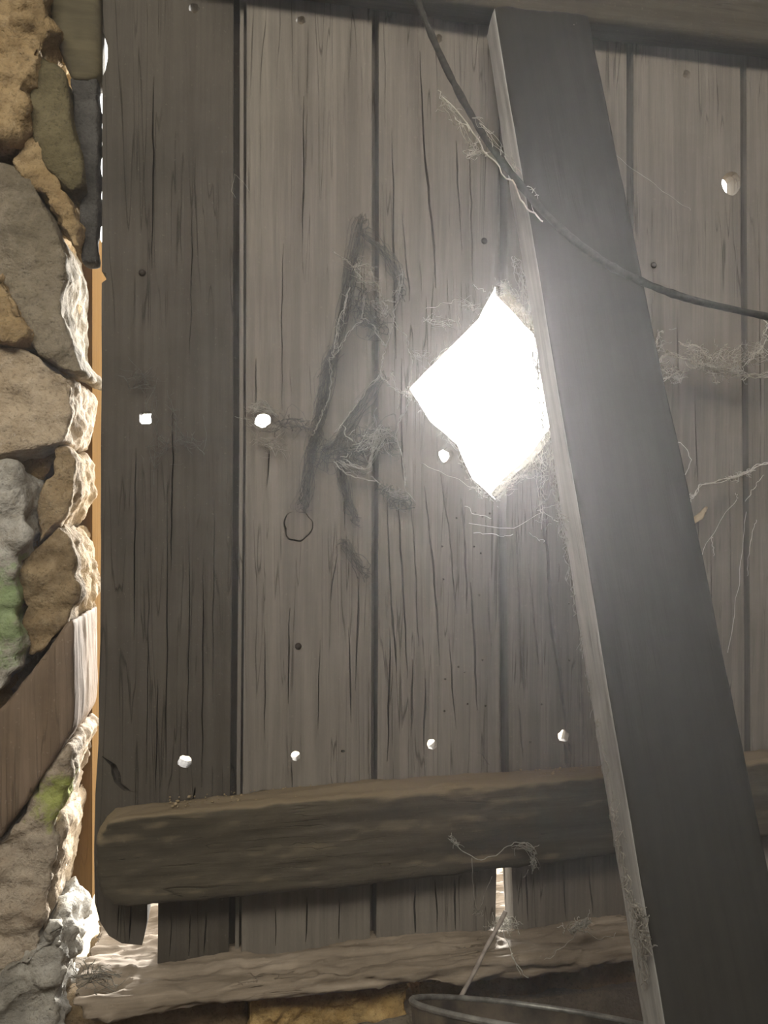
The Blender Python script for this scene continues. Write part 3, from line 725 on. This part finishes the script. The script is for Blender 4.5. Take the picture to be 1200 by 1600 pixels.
def right(t):
    main = [(1012, 570), (1030, 565), (1042, 552), (1064, 556), (1086, 568), (1110, 576), (1140, 580), (1170, 586), (1215, 588), (1290, 584)]
    for i in range(5): t.path([(a, b+random.uniform(-3, 3)) for a, b in main], -0.05, 0.0008 if i < 2 else 0.0004, 44, 4)
    for q in [[(1016, 592), (1030, 594), (1060, 580)], [(1020, 606), (1034, 596), (1060, 582)], [(1062, 536), (1090, 542), (1112, 562)], [(1166, 566), (1186, 548), (1198, 530)], [(1014, 546), (1024, 538), (1030, 520), (1036, 518)], [(1200, 530), (1192, 520), (1198, 505), (1190, 495)], [(1112, 575), (1118, 596), (1124, 598)], [(1160, 592), (1175, 586), (1210, 580)]]:
        for r in (0.0007, 0.0004): t.path(q, -0.05, r, 16, 3)
    t.fuzz([(1066, 540), (1110, 560), (1160, 555), (1200, 545)], 170, 18, 0.0004, -0.07, -0.03, 0.9, 10, 61)
    t.fuzz([(1080, 566), (1120, 576), (1160, 582)], 160, 14, 0.0004, -0.06, -0.04, 0.9, 5, 62)
    t.fuzz([(1030, 570), (1060, 590), (1070, 584)], 60, 18, 0.0004, -0.06, -0.03, 0.9, 6, 63)
    t.fuzz([(1010, 560), (1040, 530)], 40, 20, 0.0003, -0.05, -0.02, 0.9, 8, 64)
web('white tangled cobweb strung level across the plank right of the prop', right, 'web')

def right2(t):
    for i in range(3): t.path([(1062, 782), (1086, 774), (1092, 760), (1110, 754), (1140, 748), (1166, 738), (1186, 728), (1215, 716), (1280, 690)], -0.05, 0.0006, 30, 3)
    t.fuzz([(1068, 779), (1086, 774)], 24, 10, 0.0006, -0.05, -0.045, 0.8, 2, 71)
    t.fuzz([(1136, 750), (1152, 746), (1170, 736), (1172, 742)], 50, 10, 0.0006, -0.05, -0.045, 0.8, 2.5, 72)
    for q in [[(1152, 778), (1134, 800), (1110, 840), (1088, 882), (1078, 900)], [(1164, 784), (1180, 760), (1192, 744)], [(1166, 800), (1162, 850), (1154, 900), (1146, 960), (1138, 1020)], [(1182, 812), (1172, 850), (1168, 900)], [(1112, 838), (1116, 868)], [(1152, 778), (1150, 770)], [(1050, 690), (1066, 694), (1078, 712), (1078, 726), (1068, 742), (1056, 748)]]:
        t.path(q, -0.04, 0.0004, 20, 1.5)
web('slack cobweb threads trailing below the level web right of the prop', right2, 'web')

def toprim(t):
    t.fuzz([(893, 38), (900, 60), (906, 66)], 60, 14, 0.0005, -0.07, -0.05, 0.8, 4, 75)
    t.path([(908, 62), (910, 68), (906, 74)], -0.06, 0.0006, 8, 2)
web('tuft of cobweb at the right corner of the prop\'s top end', toprim)

def fine(t): t.path([(930, 220), (985, 260), (1040, 300), (1080, 330)], -0.03, 0.0004, 20, 2)
web('one fine web thread slanting down from the prop towards the round knothole', fine)

def propweb(t):
    def yp(py): # side of the prop runs nearer to the room lower down
        return -0.055 - (py-20)/1230.0*0.282
    edge_pts = [(802, 400), (818, 500), (838, 600), (853, 700), (872, 800), (892, 900), (908, 1000), (926, 1100), (942, 1190), (966, 1330), (986, 1440), (1000, 1500)]
    for i in range(len(edge_pts)-1):
        (x0, y0), (x1, y1) = edge_pts[i], edge_pts[i+1]
        nn = 34 if y0 < 950 else 14
        for _ in range(nn):
            u = random.random(); x = x0+(x1-x0)*u+random.uniform(2, 17); yv = y0+(y1-y0)*u
            y = yp(yv)+0.022
            t.path([(x, yv), (x+random.uniform(-4, 5), yv+random.uniform(8, 30)), (x+random.uniform(0, 9), yv+random.uniform(30, 60))], [y-0.004]*3, random.uniform(0.0002, 0.0005), 8, 5, 0.006)
    t.fuzz([(992, 1412), (1004, 1440), (1010, 1490)], 150, 13, 0.0006, yp(1450)-0.012, yp(1450)+0.01, 0.9, 5, 81)
    t.fuzz([(956, 1250), (974, 1320)], 26, 12, 0.0004, yp(1290)-0.0, yp(1290)+0.02, 0.7, 5, 82)
    t.fuzz([(876, 800), (892, 850)], 60, 18, 0.0005, yp(820), yp(820)+0.02, 0.7, 6, 83)
web('pale cobweb film spread down the side edge of the timber prop', propweb)

def ledgeweb(t):
    t.path([(702, 1306), (712, 1320), (730, 1334), (756, 1342), (780, 1332), (800, 1320), (814, 1316), (832, 1326), (838, 1334)], -0.068, 0.0006, 36, 2)
    t.path([(806, 1322), (820, 1318), (836, 1328), (832, 1346), (836, 1352), (830, 1364)], -0.068, 0.0006, 24, 3)
    t.fuzz([(800, 1320), (832, 1328), (834, 1362)], 50, 14, 0.0006, -0.08, -0.066, 0.8, 4, 91)
    t.fuzz([(702, 1306), (716, 1322)], 30, 12, 0.0005, -0.075, -0.065, 0.8, 3, 92)
    t.path([(738, 1340), (738, 1380), (746, 1420), (748, 1428)], -0.068, 0.0004, 16, 1.5); t.path([(768, 1370), (756, 1400), (748, 1426)], -0.068, 0.0004, 12, 1.5)
    t.fuzz([(738, 1428), (752, 1424)], 20, 9, 0.0005, -0.068, -0.06, 0.8, 3, 93)
web('drooping dusty cobweb on the face of the lower ledge near the prop', ledgeweb)

def sillweb(t):
    t.fuzz([(770, 1448), (790, 1440), (806, 1446)], 120, 18, 0.0005, -0.09, -0.05, 0.8, 6, 95)
    t.path([(772, 1446), (790, 1442), (786, 1455), (800, 1490), (816, 1528)], -0.085, 0.0006, 22, 3); t.path([(800, 1490), (812, 1512), (820, 1530)], -0.085, 0.0007, 10, 3)
web('white cobweb scrap on the sill around the top of the leaning stick', sillweb, 'web')
def sillweb2(t):
    t.fuzz([(890, 1452), (905, 1448), (920, 1438)], 110, 15, 0.0006, -0.085, -0.06, 0.9, 5, 96)
    t.path([(890, 1452), (896, 1462), (908, 1448), (914, 1442), (920, 1436)], -0.075, 0.0009, 16, 3)
    t.path([(905, 1450), (880, 1480), (850, 1500)], -0.08, 0.0003, 12, 3); t.path([(910, 1450), (940, 1466), (962, 1460)], -0.08, 0.0003, 12, 3)
web('white cobweb scrap on the sill close to the side of the prop', sillweb2, 'web')
def sillweb3(t):
    t.fuzz([(115, 1540), (150, 1520), (180, 1540)], 70, 36, 0.0006, -0.10, -0.075, 0.3, 10, 98)
    for q in [[(112, 1524), (140, 1530), (178, 1548)], [(130, 1500), (146, 1536), (150, 1556)], [(120, 1550), (150, 1526), (190, 1520)]]: t.path(q, -0.085, 0.0006, 10, 2)
web('frayed tuft of web and straw at the left end of the sill', sillweb3)

# ------------------------------------------------------------------ splinter, stick, bucket
bm = bmesh.new()
sp = [(1070, 822, 3), (1082, 814, 8), (1094, 806, 10), (1100, 797, 5), (1103, 792, 2)]
rings = []
for i, (x, y, h) in enumerate(sp):
    c = P(x, y, -0.006-0.010*math.sin(i/4*math.pi)); r = h*0.00045
    rings.append([bm.verts.new(c+Vector((math.cos(a)*r*0.6-0.3*r*math.sin(a), math.sin(a)*0.0025-0.002, math.sin(a)*r+0.4*r*math.cos(a)))) for a in [k_*math.pi/4 for k_ in range(8)]])
for i in range(len(rings)-1):
    for k_ in range(8): bm.faces.new((rings[i][k_], rings[i][(k_+1) % 8], rings[i+1][(k_+1) % 8], rings[i+1][k_]))
bm.faces.new(rings[0]); bm.faces.new(rings[-1][::-1])
so = link('splinter', bm_mesh(bm), M['splinter'])
tag(so, 'pale curled wood splinter lifting from the plank right of the prop', 'splinter')

# bucket tipped back against the base course
bk_o = empty('bucket', (0, 0, 0))
RT, RB, H = 0.143, 0.112, 0.26
def lathe(prof, seg=64):
    bm = bmesh.new(); rings = []
    for r, z in prof: rings.append([bm.verts.new((r*math.cos(2*math.pi*k_/seg), r*math.sin(2*math.pi*k_/seg), z)) for k_ in range(seg)])
    for i in range(len(rings)-1):
        for k_ in range(seg): bm.faces.new((rings[i][k_], rings[i][(k_+1) % seg], rings[i+1][(k_+1) % seg], rings[i+1][k_]))
    return bm, rings
bm, rg = lathe([(RB, 0.0), (RB+0.001, 0.004), (RB+0.012, 0.1), (RT-0.012, 0.2), (RT, H), (RT-0.002, H), (RT-0.014, 0.2), (RB+0.010, 0.1), (RB-0.002, 0.006)])
bm.faces.new(rg[0][::-1]); bm.faces.new(rg[-1])
body = link('body', bm_mesh(bm), M['metal'], bk_o)
prof = [(RT-0.001+0.0032*math.cos(a), H+0.0032*math.sin(a)) for a in [2*math.pi*i/10 for i in range(11)]]
bm, rg = lathe(prof); rim_o = link('rim', bm_mesh(bm), M['rim'], bk_o); rim_o['label'] = 'worn bright rolled rim'
for sx in (-1, 1):
    bm = bmesh.new(); box_bm(bm, sx*(RT+0.002)-0.004, sx*(RT+0.002)+0.004, -0.018, 0.018, H-0.06, H-0.02)
    bmesh.ops.bevel(bm, geom=bm.edges[:], offset=0.002, segments=2, affect='EDGES')
    link('handle_lug', bm_mesh(bm), M['metal'], bk_o)
rimc = P(850, 1590, -0.222)
tilt = Matrix.Rotation(math.radians(12), 4, 'Y') @ Matrix.Rotation(math.radians(-26), 4, 'X')
base = rimc - (tilt @ Vector((0, 0, H)))
bk_o.matrix_world = Matrix.Translation(base) @ tilt
tag(bk_o, 'dark dented steel bucket tipped back beside the foot of the prop', 'bucket')

stk = Threads()
a_, b_ = P(790, 1424, -0.096), P(718, 1562, -0.094)
pts = [a_.lerp(b_, i/12) + Vector((0.0005*math.sin(i*0.9), 0, 0)) for i in range(13)]
stk.add(pts, [0.0026 + 0.0003*math.sin(i*1.9) for i in range(13)], sides=10)
tag(stk.build('stick', M['stick']), 'thin bleached stick behind the bucket, leaning up against the sill', 'stick')

# ------------------------------------------------------------------ haze added for the lens glare around the hole
hm = bpy.data.materials.new('glare_haze'); hm.use_nodes = True; nt = hm.node_tree; nt.nodes.clear()
out = nt.nodes.new('ShaderNodeOutputMaterial'); vsn = nt.nodes.new('ShaderNodeVolumeScatter')
vsn.inputs['Color'].default_value = (0.97, 0.97, 1.0, 1); vsn.inputs['Density'].default_value = 0.038; vsn.inputs['Anisotropy'].default_value = 0.62
nt.links.new(vsn.outputs[0], out.inputs['Volume'])
hz = slab('haze', -1.29, 1.69, -2.3, 0.004, 0.01, 2.19, hm, None, None)
tag(hz, 'added haze imitating the lens glare around the diamond hole', 'haze', kind='stuff')
